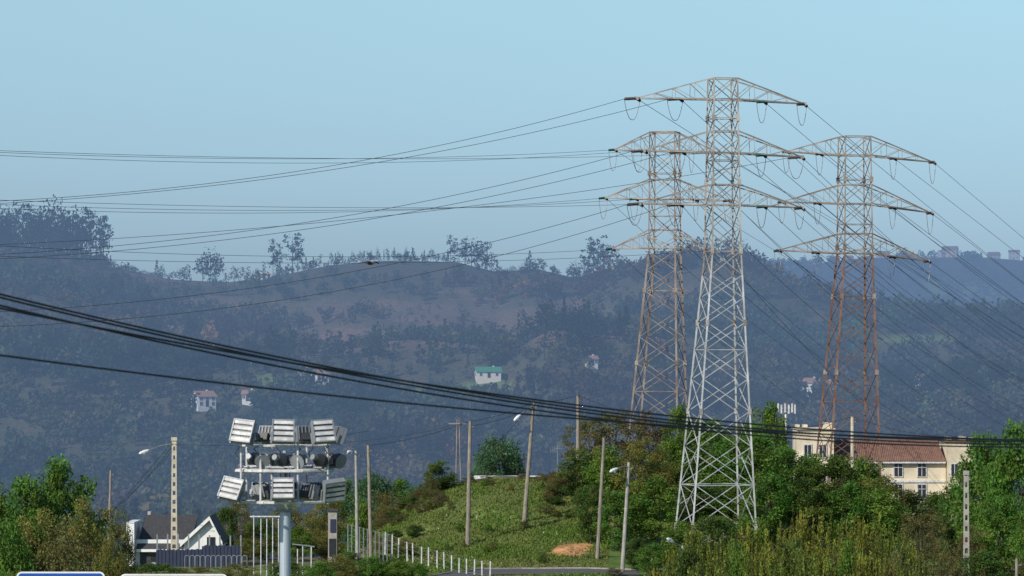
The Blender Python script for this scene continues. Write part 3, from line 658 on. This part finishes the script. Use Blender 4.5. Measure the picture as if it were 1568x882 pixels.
def flood(x,y,z,yaw,tilt,w=0.66,h=0.62,roll=0.0):
    Mx=Matrix.Translation((x,y,z))@Matrix.Rotation(yaw,4,'Z')@Matrix.Rotation(roll,4,'Y')@Matrix.Rotation(-tilt,4,'X')
    fl.box((0,0,0),(w,0.14,h),'grey',Mx)
    fl.box((0,-0.085,0),(w-0.03,0.035,h-0.03),'dark',Mx)
    n=4
    for i in range(n):
        zc=-h/2+h*(i+0.5)/n
        fl.box((0,-0.12,zc),(w*0.90,0.04,h/n*0.6),'offw',Mx)
        fl.box((0,-0.125,zc+h/n*0.38),(w*0.90,0.02,h/n*0.06),'grey',Mx)
    for sx in(-1,1): fl.box((sx*(w/2-0.01),-0.12,0),(0.03,0.08,h),'grey',Mx)
    fl.box((0,-0.11,h/2-0.01),(w,0.08,0.03),'grey',Mx); fl.box((0,-0.11,-h/2+0.01),(w,0.08,0.03),'grey',Mx)
    fl.box((0,0.085,0),(w-0.05,0.035,h-0.05),'dark',Mx)
    for i in range(5): fl.box((-w/2+w*(i+0.5)/5,0.115,0),(0.02,0.05,h*0.85),'grey',Mx)
    fl.box((0,0.17,-0.12),(0.26,0.12,0.2),'dark',Mx)
    for sx in(-1,1):
        fl.box((sx*(w/2+0.025),0.04,-h*0.25),(0.03,0.06,h*0.55),'grey',Mx)
def lamp_s(x,y,z,yaw):
    Mx=Matrix.Translation((x,y,z))@Matrix.Rotation(yaw,4,'Z')@Matrix.Rotation(0.3,4,'X')
    for y0,y1,r0,r1,k in((-0.18,-0.05,0.2,0.2,'dark'),(-0.05,0.15,0.2,0.1,'dark'),(0.15,0.28,0.08,0.08,'grey'),(-0.2,-0.18,0.21,0.21,'grey')):
        fl.tube(Mx@Vector((0,y0,0)),Mx@Vector((0,y1,0)),r0,r1,k,14)
    fl.box((0,0.05,-0.24),(0.44,0.05,0.04),'grey',Mx)
for x,yw,rl in((-1.08,-0.32,0.10),(0,0.1,0.03),(1.08,0.3,-0.06)): flood(x,-1.1,zy(661),yw,0.38,0.60,0.64,rl)
for x,y,yw in((-0.55,0.95,2.7),(-1.05,0.5,-1.9),(0.5,0.95,3.4),(1.42,0.3,1.9)): flood(x,y,zy(666),yw,-0.35,0.5,0.46)
for x,yw,rl in((-1.38,-0.4,0.18),(0,0.05,0),(1.38,0.4,-0.12)): flood(x,-1.15,zy(748),yw,0.42 if x<=0 else -0.45,0.60,0.60,rl)
for x,y,yw in((-0.75,0.9,2.9),(-0.6,-0.5,-2.0),(0.68,-0.6,2.4),(0.8,0.95,3.4),(-1.4,0.4,-1.5),(1.45,0.5,1.4),(0.1,1.1,3.1)): flood(x,y,zy(752),yw,-0.3,0.46,0.42)
for x,y,yw in((-0.62,-0.8,0.3),(-0.1,-0.9,2.6),(0.45,-0.85,-0.4),(0.95,-0.7,2.5),(1.42,-0.4,0.9),(-0.95,0.6,2.8),(0.2,0.8,3.3),(1.15,0.5,2.4),(-0.35,0.3,1)): lamp_s(x,y,zy(703),yw)
fl.obj('floodlights',e)
a=MB(); d=330; s=d/F
for p_,yt in ((389,789),(400,794),(409,794),(418,790),(427,794)): g=gp(p_,d); t=P(p_,yt,d); a.tube((g.x,d,g.z-0.3),t,0.05,0.045,'offw',8)
t0=P(383,791,d);t1=P(430,791,d); a.tube(t0,t1,0.07,0.07,'offw',8)
for p_,yt in ((456,840),(464,836),(477,836)): g=gp(p_,d); a.tube((g.x,d,g.z-0.3),P(p_,yt,d),0.05,0.05,'offw',8)
a.tube(P(448,833,d),P(482,837,d),0.06,0.06,'grey',8)
a.obj('white_post_frame')
a=MB(); prev=None; rf=np.random.RandomState(4)
for i in range(15):
    t=i/14; px_=588+i*11.5+rf.uniform(-1.5,1.5); py_=816+ (870-816)*t**0.9+rf.uniform(-2,2)
    dd=356-20*t; g=gp(px_,dd); top=P(px_+rf.uniform(-0.8,0.8),py_-2,dd); hz=max(top.z,g.z+1.2+rf.uniform(0,0.3)); top.z=hz
    a.tube((g.x,dd,g.z-0.3),top,0.075,0.07,'offw',4)
    if prev:
        for k in(0.1,0.6,1.1): a.tube(prev-Vector((0,0,k)),top-Vector((0,0,k)),0.012,0.012,'grey',4)
    prev=top
a.obj('concrete_post_fence')
a=MB(); prev=None
for i in range(12):
    px_=533+i*6; dd=352; g=gp(px_,dd); top=P(px_,802+i*1.5,dd); a.tube((g.x,dd,g.z-0.3),top,0.045,0.045,'grey',5)
    if prev:
        for k in(0.05,0.9,1.8): a.tube(prev-Vector((0,0,k)),top-Vector((0,0,k)),0.018,0.018,'grey',4)
    prev=top
a.obj('metal_railing')
# road
pth=[(560,322),(640,330),(690,338),(740,342),(800,343),(900,343),(1050,341)]
ppx=np.interp(np.linspace(0,6,61),range(7),[p[0] for p in pth]); pd=np.interp(np.linspace(0,6,61),range(7),[p[1] for p in pth])
def strip(name,off0,off1,dz,k):
    mb=MB(); vv=[]
    for q,dd in zip(ppx,pd):
        for o in (off0,off1):
            g=gp(q,dd+o); vv.append((g.x,g.y,g.z+dz+0.08))
    mb.add(vv,[(2*i,2*i+2,2*i+3,2*i+1) for i in range(60)],k); mb.obj(name)
strip('road',-3.4,3.2,0.0,'asphalt'); strip('road_marking',2.85,2.97,0.006,'white')
mb=MB()
for i in range(60):
    p0=gp(ppx[i],pd[i]+3.3); p1=gp(ppx[i+1],pd[i+1]+3.3); mb.beam(p0+Vector((0,0,0.1)),p1+Vector((0,0,0.1)),0.18,'concg')
mb.obj('kerb')
def sign(px0,px1,yt,d,face):
    s=d/F; w=(px1-px0)*s; h=2.6; zt=ZC+(H0-yt)*s; cx=((px0+px1)/2-784)*s; e=empty('motorway_sign',(cx,d,0)); r=0.32
    def rr(mb,w,h,r,y,k,th):
        pts=[]
        for cxx,cz,a0 in((w/2-r,h/2-r,0),(-w/2+r,h/2-r,90),(-w/2+r,-h/2+r,180),(w/2-r,-h/2+r,270)):
            for i in range(7): t=math.radians(a0+15*i); pts.append((cxx+r*math.cos(t),cz+r*math.sin(t)))
        n=len(pts); vs=[(p[0],y,zt-h0/2+p[1]) for p in pts]+[(p[0],y+th,zt-h0/2+p[1]) for p in pts]
        mb.add(vs,[tuple(range(n)),tuple(range(2*n-1,n-1,-1))]+[(i,n+i,n+(i+1)%n,(i+1)%n) for i in range(n)],k)
    h0=h; m=MB(); rr(m,w,h,r,0,'white',0.06); rr(m,w-0.2,h-0.2,r-0.09,-0.01,face,0.008); m.obj('panel',e)
    m=MB(); g=gp((px0+px1)/2,d)
    for sx in(-0.35,0.35): m.box((sx*w,0.2,(g.z-0.5+zt-0.15)/2),(0.2,0.2,zt-0.15-g.z+0.5),'steel')
    m.obj('posts',e)
sign(26,161,875,262,'blue'); sign(184,349,878.5,262,'concg')
# bird
d=215; c=P(567,403,d); m=MB()
prof=[(-0.32,0.012),(-0.24,0.045),(-0.12,0.085),(0.0,0.095),(0.12,0.075),(0.2,0.05),(0.25,0.048),(0.29,0.03),(0.34,0.006)]
ax=Vector((0.75,-0.6,-0.05)).normalized(); lat=Vector((0.62,0.78,0)).normalized()
for (x0,r0),(x1,r1) in zip(prof[:-1],prof[1:]): m.tube(c+ax*x0,c+ax*x1,r0,r1,'bird',10)
for sg in(-1,1):
    st=[(0.05,0.0,0.22,0.02),(0.25,0.04,0.26,0.09),(0.48,-0.01,0.22,0.05),(0.78,-0.10,0.06,-0.02)]
    rows=[]
    for (o,fx,ch,zz) in st:
        b=c+lat*sg*o+Vector((0,0,zz)); rows.append([b+ax*(fx+ch/2)+Vector((0,0,0.02)),b+ax*(fx-ch/2),b+ax*(fx+ch/2)-Vector((0,0,0.02))])
    for r1,r2 in zip(rows[:-1],rows[1:]):
        m.add(r1+r2,[(0,1,4,3),(1,2,5,4),(2,0,3,5)],'bird')
m.add([c-ax*0.28+lat*0.03,c-ax*0.28-lat*0.03,c-ax*0.52-lat*0.11,c-ax*0.47,c-ax*0.52+lat*0.11,c-ax*0.28+Vector((0,0,0.02))],[(0,1,2,3,4),(5,1,2,3),(5,3,4,0)],'bird')
m.obj('bird_of_prey')
# ------------------------------------------------------------ near trees
pr={
 'green':[tree_mesh('broadleaf_g1',31,(0.125,0.225,0.034)),tree_mesh('broadleaf_g2',32,(0.10,0.20,0.032),tr=0.5)],
 'dark':[tree_mesh('broadleaf_d1',41,(0.07,0.125,0.026),nl=12000),tree_mesh('broadleaf_d2',42,(0.085,0.14,0.028),tr=0.4,nl=12000)],
 'olive':[tree_mesh('broadleaf_o1',51,(0.155,0.17,0.042),nc=120,nl=12000,leaf=0.22,cs=(0.1,0.24)),tree_mesh('broadleaf_o2',52,(0.16,0.155,0.048),nc=120,nl=12000,leaf=0.22,tr=0.5,cs=(0.1,0.24))],
 'brown':[tree_mesh('shrub_b1',61,(0.15,0.125,0.052),nc=110,nl=10000,leaf=0.22,tr=0.1,cs=(0.1,0.24)),tree_mesh('shrub_b2',62,(0.13,0.135,0.046),nc=110,nl=10000,leaf=0.22,tr=0.1,cs=(0.1,0.24))],
 'pale':[tree_mesh('broadleaf_p1',71,(0.085,0.17,0.075),nl=9000)],
}
tr_rng=np.random.RandomState(5)
def put(px,d,ytop,wpx,kind,name=None):
    p=pr[kind][tr_rng.randint(len(pr[kind]))]; g=gp(px,d); H=ZC+(H0-ytop)/F*d-g.z
    H=max(H,0.8); W=wpx*d/F/2; sx=W/p[2]*1.15
    nm=name or {'green':'broadleaf_tree','dark':'oak_tree','olive':'budding_tree','brown':'bramble_bush','pale':'spring_tree'}[kind]
    link(nm,p[0],(g.x,d,g.z-0.1),(sx,sx,H/p[1]*1.0),tr_rng.uniform(0,6.28))
for t in [(92,300,712,120,'green'),(40,296,738,110,'green'),(135,288,775,110,'olive'),(60,276,792,130,'olive'),(185,292,792,56,'brown'),(-10,290,755,100,'green'),(105,270,812,120,'brown'),(15,268,805,90,'green'),(170,268,830,70,'olive'),
 (365,402,766,60,'olive'),(345,396,778,40,'dark'),(480,404,785,60,'olive'),(440,410,775,70,'olive'),(400,396,795,60,'dark'),(455,395,808,60,'green'),(500,398,820,60,'olive'),(380,392,825,50,'olive'),
 (520,322,850,70,'olive'),(570,326,852,60,'green'),(610,326,858,55,'green'),(490,318,860,60,'green'),(440,320,858,60,'dark'),(640,326,862,40,'green'),(535,335,845,50,'dark'),(300,330,866,90,'olive'),(240,325,862,80,'dark'),(365,328,862,70,'olive'),
 (672,384,706,46,'dark'),(660,382,730,30,'brown'),(688,384,728,30,'dark'),
 (765,455,672,76,'pale'),(745,452,690,50,'pale'),(785,458,690,46,'pale'),
 (570,520,728,80,'pale'),(612,530,736,70,'green'),(645,500,742,50,'pale'),(530,540,738,60,'green'),(500,520,752,60,'olive'),(590,480,755,60,'olive'),(555,460,770,50,'green'),
 (900,386,640,76,'olive'),(945,388,632,90,'olive'),(995,390,634,86,'brown'),(1040,396,626,70,'green'),(1085,396,645,90,'green'),(1130,396,655,66,'olive'),(1178,392,624,66,'green'),(1150,394,650,66,'green'),
 (890,372,690,70,'dark'),(930,368,688,80,'green'),(985,366,676,100,'olive'),(1030,372,676,90,'green'),(1070,374,684,90,'dark'),(1120,372,674,100,'green'),(1165,370,670,90,'green'),(1208,374,690,90,'green'),(1245,376,700,80,'green'),(1282,374,700,90,'dark'),(1322,374,706,90,'green'),(1352,370,732,80,'olive'),(1392,372,752,76,'dark'),(1432,374,756,70,'green'),
 (868,378,718,56,'brown'),(848,382,726,50,'brown'),(905,358,745,56,'dark'),(945,356,755,76,'green'),(1000,357,735,96,'green'),(1060,364,740,96,'dark'),(1120,364,745,96,'green'),(1180,360,730,100,'green'),(1240,360,735,90,'dark'),(1300,360,742,90,'green'),(1350,360,752,90,'green'),(1410,340,780,76,'brown'),(1440,350,790,66,'olive'),
 (1505,334,672,104,'green'),(1560,328,655,116,'green'),(1462,344,745,60,'dark'),(1530,322,765,96,'green'),(1485,318,808,60,'brown'),(1580,318,785,70,'green'),(1450,300,838,60,'brown'),(1510,300,845,80,'dark'),(1560,300,855,60,'brown'),
 (975,345,825,50,'dark'),(1000,338,832,60,'green'),(940,338,868,30,'brown'),
 (1045,342,800,66,'green'),(1090,340,792,76,'dark'),(1140,342,792,66,'green'),
 (800,386,728,30,'brown'),(830,386,726,40,'brown'),(720,386,735,30,'brown'),(745,388,733,26,'brown')]:
    put(*t)
for i in range(22):
    q=588+i*4.5+tr_rng.uniform(-3,3); dd=tr_rng.uniform(374,386); g=gp(q,dd); yt=pyof(g.x,g.y,g.z)-tr_rng.uniform(8,24)
    put(q,dd,yt,tr_rng.uniform(20,36),tr_rng.choice(['brown','dark','olive','brown']),'bramble_bush')
for i in range(12):
    q=582+i*5+tr_rng.uniform(-3,3); dd=tr_rng.uniform(352,368); g=gp(q,dd); yt=pyof(g.x,g.y,g.z)-tr_rng.uniform(10,24)
    put(q,dd,yt,tr_rng.uniform(18,30),tr_rng.choice(['green','dark','olive']),'bramble_bush')
for i in range(26):
    q=tr_rng.uniform(838,880) ; dd=tr_rng.uniform(366,386); g=gp(q,dd); yt=pyof(g.x,g.y,g.z)-tr_rng.uniform(8,24)
    put(q,dd,yt,tr_rng.uniform(14,30),tr_rng.choice(['brown','dark','olive']),'bramble_bush')
for i in range(16):
    q=tr_rng.uniform(690,840) ; dd=tr_rng.uniform(348,384); g=gp(q,dd); yt=pyof(g.x,g.y,g.z)-tr_rng.uniform(3,8)
    put(q,dd,yt,tr_rng.uniform(8,18),tr_rng.choice(['brown','green','olive']),'bramble_bush')
def willow(seed,col):
    rng=np.random.RandomState(seed); L=[];cl=[];mb=MB()
    for i in range(130):
        a=rng.uniform(0,6.28); r=3.2*math.sqrt(rng.rand()); bx,by=r*math.cos(a)*0.5,r*math.sin(a)*0.5; hh=rng.uniform(0.5,1.0)**0.8*10*(1-0.25*(r/3.2)**2)
        tx,ty=r*math.cos(a)*1.15+rng.normal()*0.3,r*math.sin(a)*1.15+rng.normal()*0.3
        b=Vector((bx,by,-0.3)); t=Vector((tx,ty,hh)); mdl=b.lerp(t,0.5)+Vector((rng.normal()*0.3,rng.normal()*0.3,0))
        mb.tube(b,mdl,0.04,0.025,'bark',4); mb.tube(mdl,t,0.025,0.008,'bark',4)
        n=130; q=rng.uniform(0.1,1.0,n)**0.6; base=np.array([list(b.lerp(mdl,min(1,2*k)) if k<0.5 else mdl.lerp(t,2*k-1)) for k in q])
        L.append(base+rng.normal(size=(n,3))*(0.34*(1.2-q))[:,None]); cl.append(np.full(n,rng.uniform(0.45,1.4)))
    L=np.vstack(L); cl=np.concatenate(cl)*rng.uniform(0.75,1.25,len(L)); V,Q=leaves(L,0.27,rng,asp=0.45)
    cc=np.repeat(np.array(col)[None]*cl[:,None],4,0); TV=np.array(mb.v); TQ=np.array([f for f in mb.f if len(f)==4])
    me=npmesh('willow%d'%seed,np.vstack([V,TV]),np.vstack([Q,TQ+len(V)]),np.concatenate([np.zeros(len(Q)),np.ones(len(TQ))]),np.vstack([cc,np.full((len(TV),3),0.1)]),[M['leaf'],M['bark']])
    return (me,10,4)
pr['willow']=[willow(81,(0.20,0.225,0.028)),willow(82,(0.14,0.185,0.028)),willow(83,(0.22,0.225,0.03))]
for t in [(1030,262,818,76),(1068,264,786,84),(1112,262,796,80),(1150,268,772,84),(1195,264,782,80),(1236,268,750,90),(1282,264,772,86),(1325,268,758,86),(1362,262,782,76),(1395,264,806,56),(1090,256,830,90),(1170,256,822,90),(1250,256,812,90),(1330,256,820,90),(1005,258,846,60),(1385,256,838,60)]:
    put(*t,'willow','willow_shrub')
for t in [(1130,259,842,60,'green'),(1215,259,835,66,'dark'),(1300,258,840,60,'green'),(1050,258,845,60,'dark'),(1375,258,850,60,'olive')]: put(*t)
# grass on the bank
rng=np.random.RandomState(9); N=70000
px=rng.uniform(560,930,N); d=rng.uniform(335,392,N); x=(px-784)/F*d; z=Z(x,d)
C=np.stack([x,d,z+0.04],1); cl=wob(x,d,3,1)*0.5+0.5
k=rng.rand(N)<np.clip(0.35+0.6*cl,0.15,1); C=C[k]; cl=cl[k]
dl=np.interp(px[k],ppx,pd); ppy=pyof(C[:,0],C[:,1],C[:,2]); k2=(np.abs(d[k]-dl)>4.2)&(orange(px[k],ppy,C[:,0],C[:,1])<0.4*(0.3+rng.rand(len(C)))); C=C[k2]; cl=cl[k2]
hh=rng.uniform(0.07,0.18,len(C))*(0.7+0.7*np.clip(cl,0,1)); an=rng.uniform(0,6.28,len(C)); wv=rng.uniform(0.04,0.10,len(C))
u=np.stack([np.cos(an)*wv,np.sin(an)*wv,0*an],1); up=np.stack([rng.normal(size=len(C))*0.12,rng.normal(size=len(C))*0.12,hh],1)
V=np.stack([C-u-[0,0,0.1],C+u-[0,0,0.1],C+u*0.4+up,C-u*0.4+up],1).reshape(-1,3); Q=np.arange(len(V)).reshape(-1,4)
mixc=np.clip(cl+rng.normal(size=len(C))*0.2,0,1)[:,None]; cc=A(0.115,0.205,0.03)*mixc+A(0.20,0.205,0.06)*(1-mixc)
fw=rng.rand(len(C))<0.004; cc[fw]=[0.6,0.6,0.55]
link('grass',npmesh('grass',V,Q,None,np.repeat(cc,4,0),[M['leaf']]))
# orange cut: small broken stones
m=MB(); rng=np.random.RandomState(19)
for i in range(60):
    q=874+rng.normal()*12; g=ground_at(q,rng.uniform(835,853)); r=rng.uniform(0.05,0.26); vs=[]; ex=rng.uniform(0.8,1.8)
    for th in range(5):
        for j in range(7):
            f=math.pi*th/4; t=2*math.pi*j/7; rr=r*(0.6+0.7*rng.rand()); vs.append((g.x+rr*ex*math.sin(f)*math.cos(t),g.y+rr*math.sin(f)*math.sin(t),g.z+rr*0.6*math.cos(f)))
    m.add(vs,[(th*7+j,th*7+(j+1)%7,(th+1)*7+(j+1)%7,(th+1)*7+j) for th in range(4) for j in range(7)],'earth')
m.obj('exposed_earth')
# ------------------------------------------------------------ world, sun, camera
sd=Vector((-0.66,-0.75,0)).normalized(); el=math.radians(34); rot=math.atan2(sd.x,sd.y)
w=bpy.data.worlds.new('World'); scene.world=w; w.use_nodes=True; nt=w.node_tree; bg=nt.nodes['Background']
sky=nt.nodes.new('ShaderNodeTexSky'); sky.sky_type='NISHITA'; sky.sun_disc=False; sky.sun_elevation=el; sky.sun_rotation=rot; sky.air_density=1.0; sky.dust_density=0.6; sky.ozone_density=1.5
tc=nt.nodes.new('ShaderNodeTexCoord'); sp=nt.nodes.new('ShaderNodeSeparateXYZ'); nt.links.new(tc.outputs['Generated'],sp.inputs[0])
cr=nt.nodes.new('ShaderNodeValToRGB'); mr=nt.nodes.new('ShaderNodeMapRange'); mr.inputs[1].default_value=0.01; mr.inputs[2].default_value=0.088; nt.links.new(sp.outputs['Z'],mr.inputs[0]); nt.links.new(mr.outputs[0],cr.inputs[0])
cr.color_ramp.elements[0].color=(0.315,0.475,0.87,1); cr.color_ramp.elements[1].color=(0.61,0.755,0.86,1)
mu=nt.nodes.new('ShaderNodeMix'); mu.data_type='RGBA'; mu.blend_type='MULTIPLY'; mu.inputs[0].default_value=1
nt.links.new(sky.outputs[0],mu.inputs[6]); nt.links.new(cr.outputs[0],mu.inputs[7]); nt.links.new(mu.outputs[2],bg.inputs[0]); bg.inputs[1].default_value=0.135
sl=bpy.data.lights.new('sun','SUN'); sl.energy=4.6; sl.angle=math.radians(0.5); sl.color=(1,0.93,0.82)
so=bpy.data.objects.new('sun',sl); scene.collection.objects.link(so)
ld=-(sd*math.cos(el)+Vector((0,0,math.sin(el)))); so.rotation_euler=ld.to_track_quat('-Z','Y').to_euler()
cam=bpy.data.cameras.new('camera'); cam.lens=36*F/1568; cam.sensor_width=36; cam.clip_end=30000; cam.clip_start=0.5
cam.dof.use_dof=True; cam.dof.focus_distance=370; cam.dof.aperture_fstop=4.5
co=bpy.data.objects.new('camera',cam); co.location=(0,0,ZC); co.rotation_euler=(math.radians(90)+math.atan((H0-441)/F),0,0); scene.collection.objects.link(co); scene.camera=co
scene.view_settings.view_transform='Standard'; scene.view_settings.look='None'; scene.view_settings.exposure=0
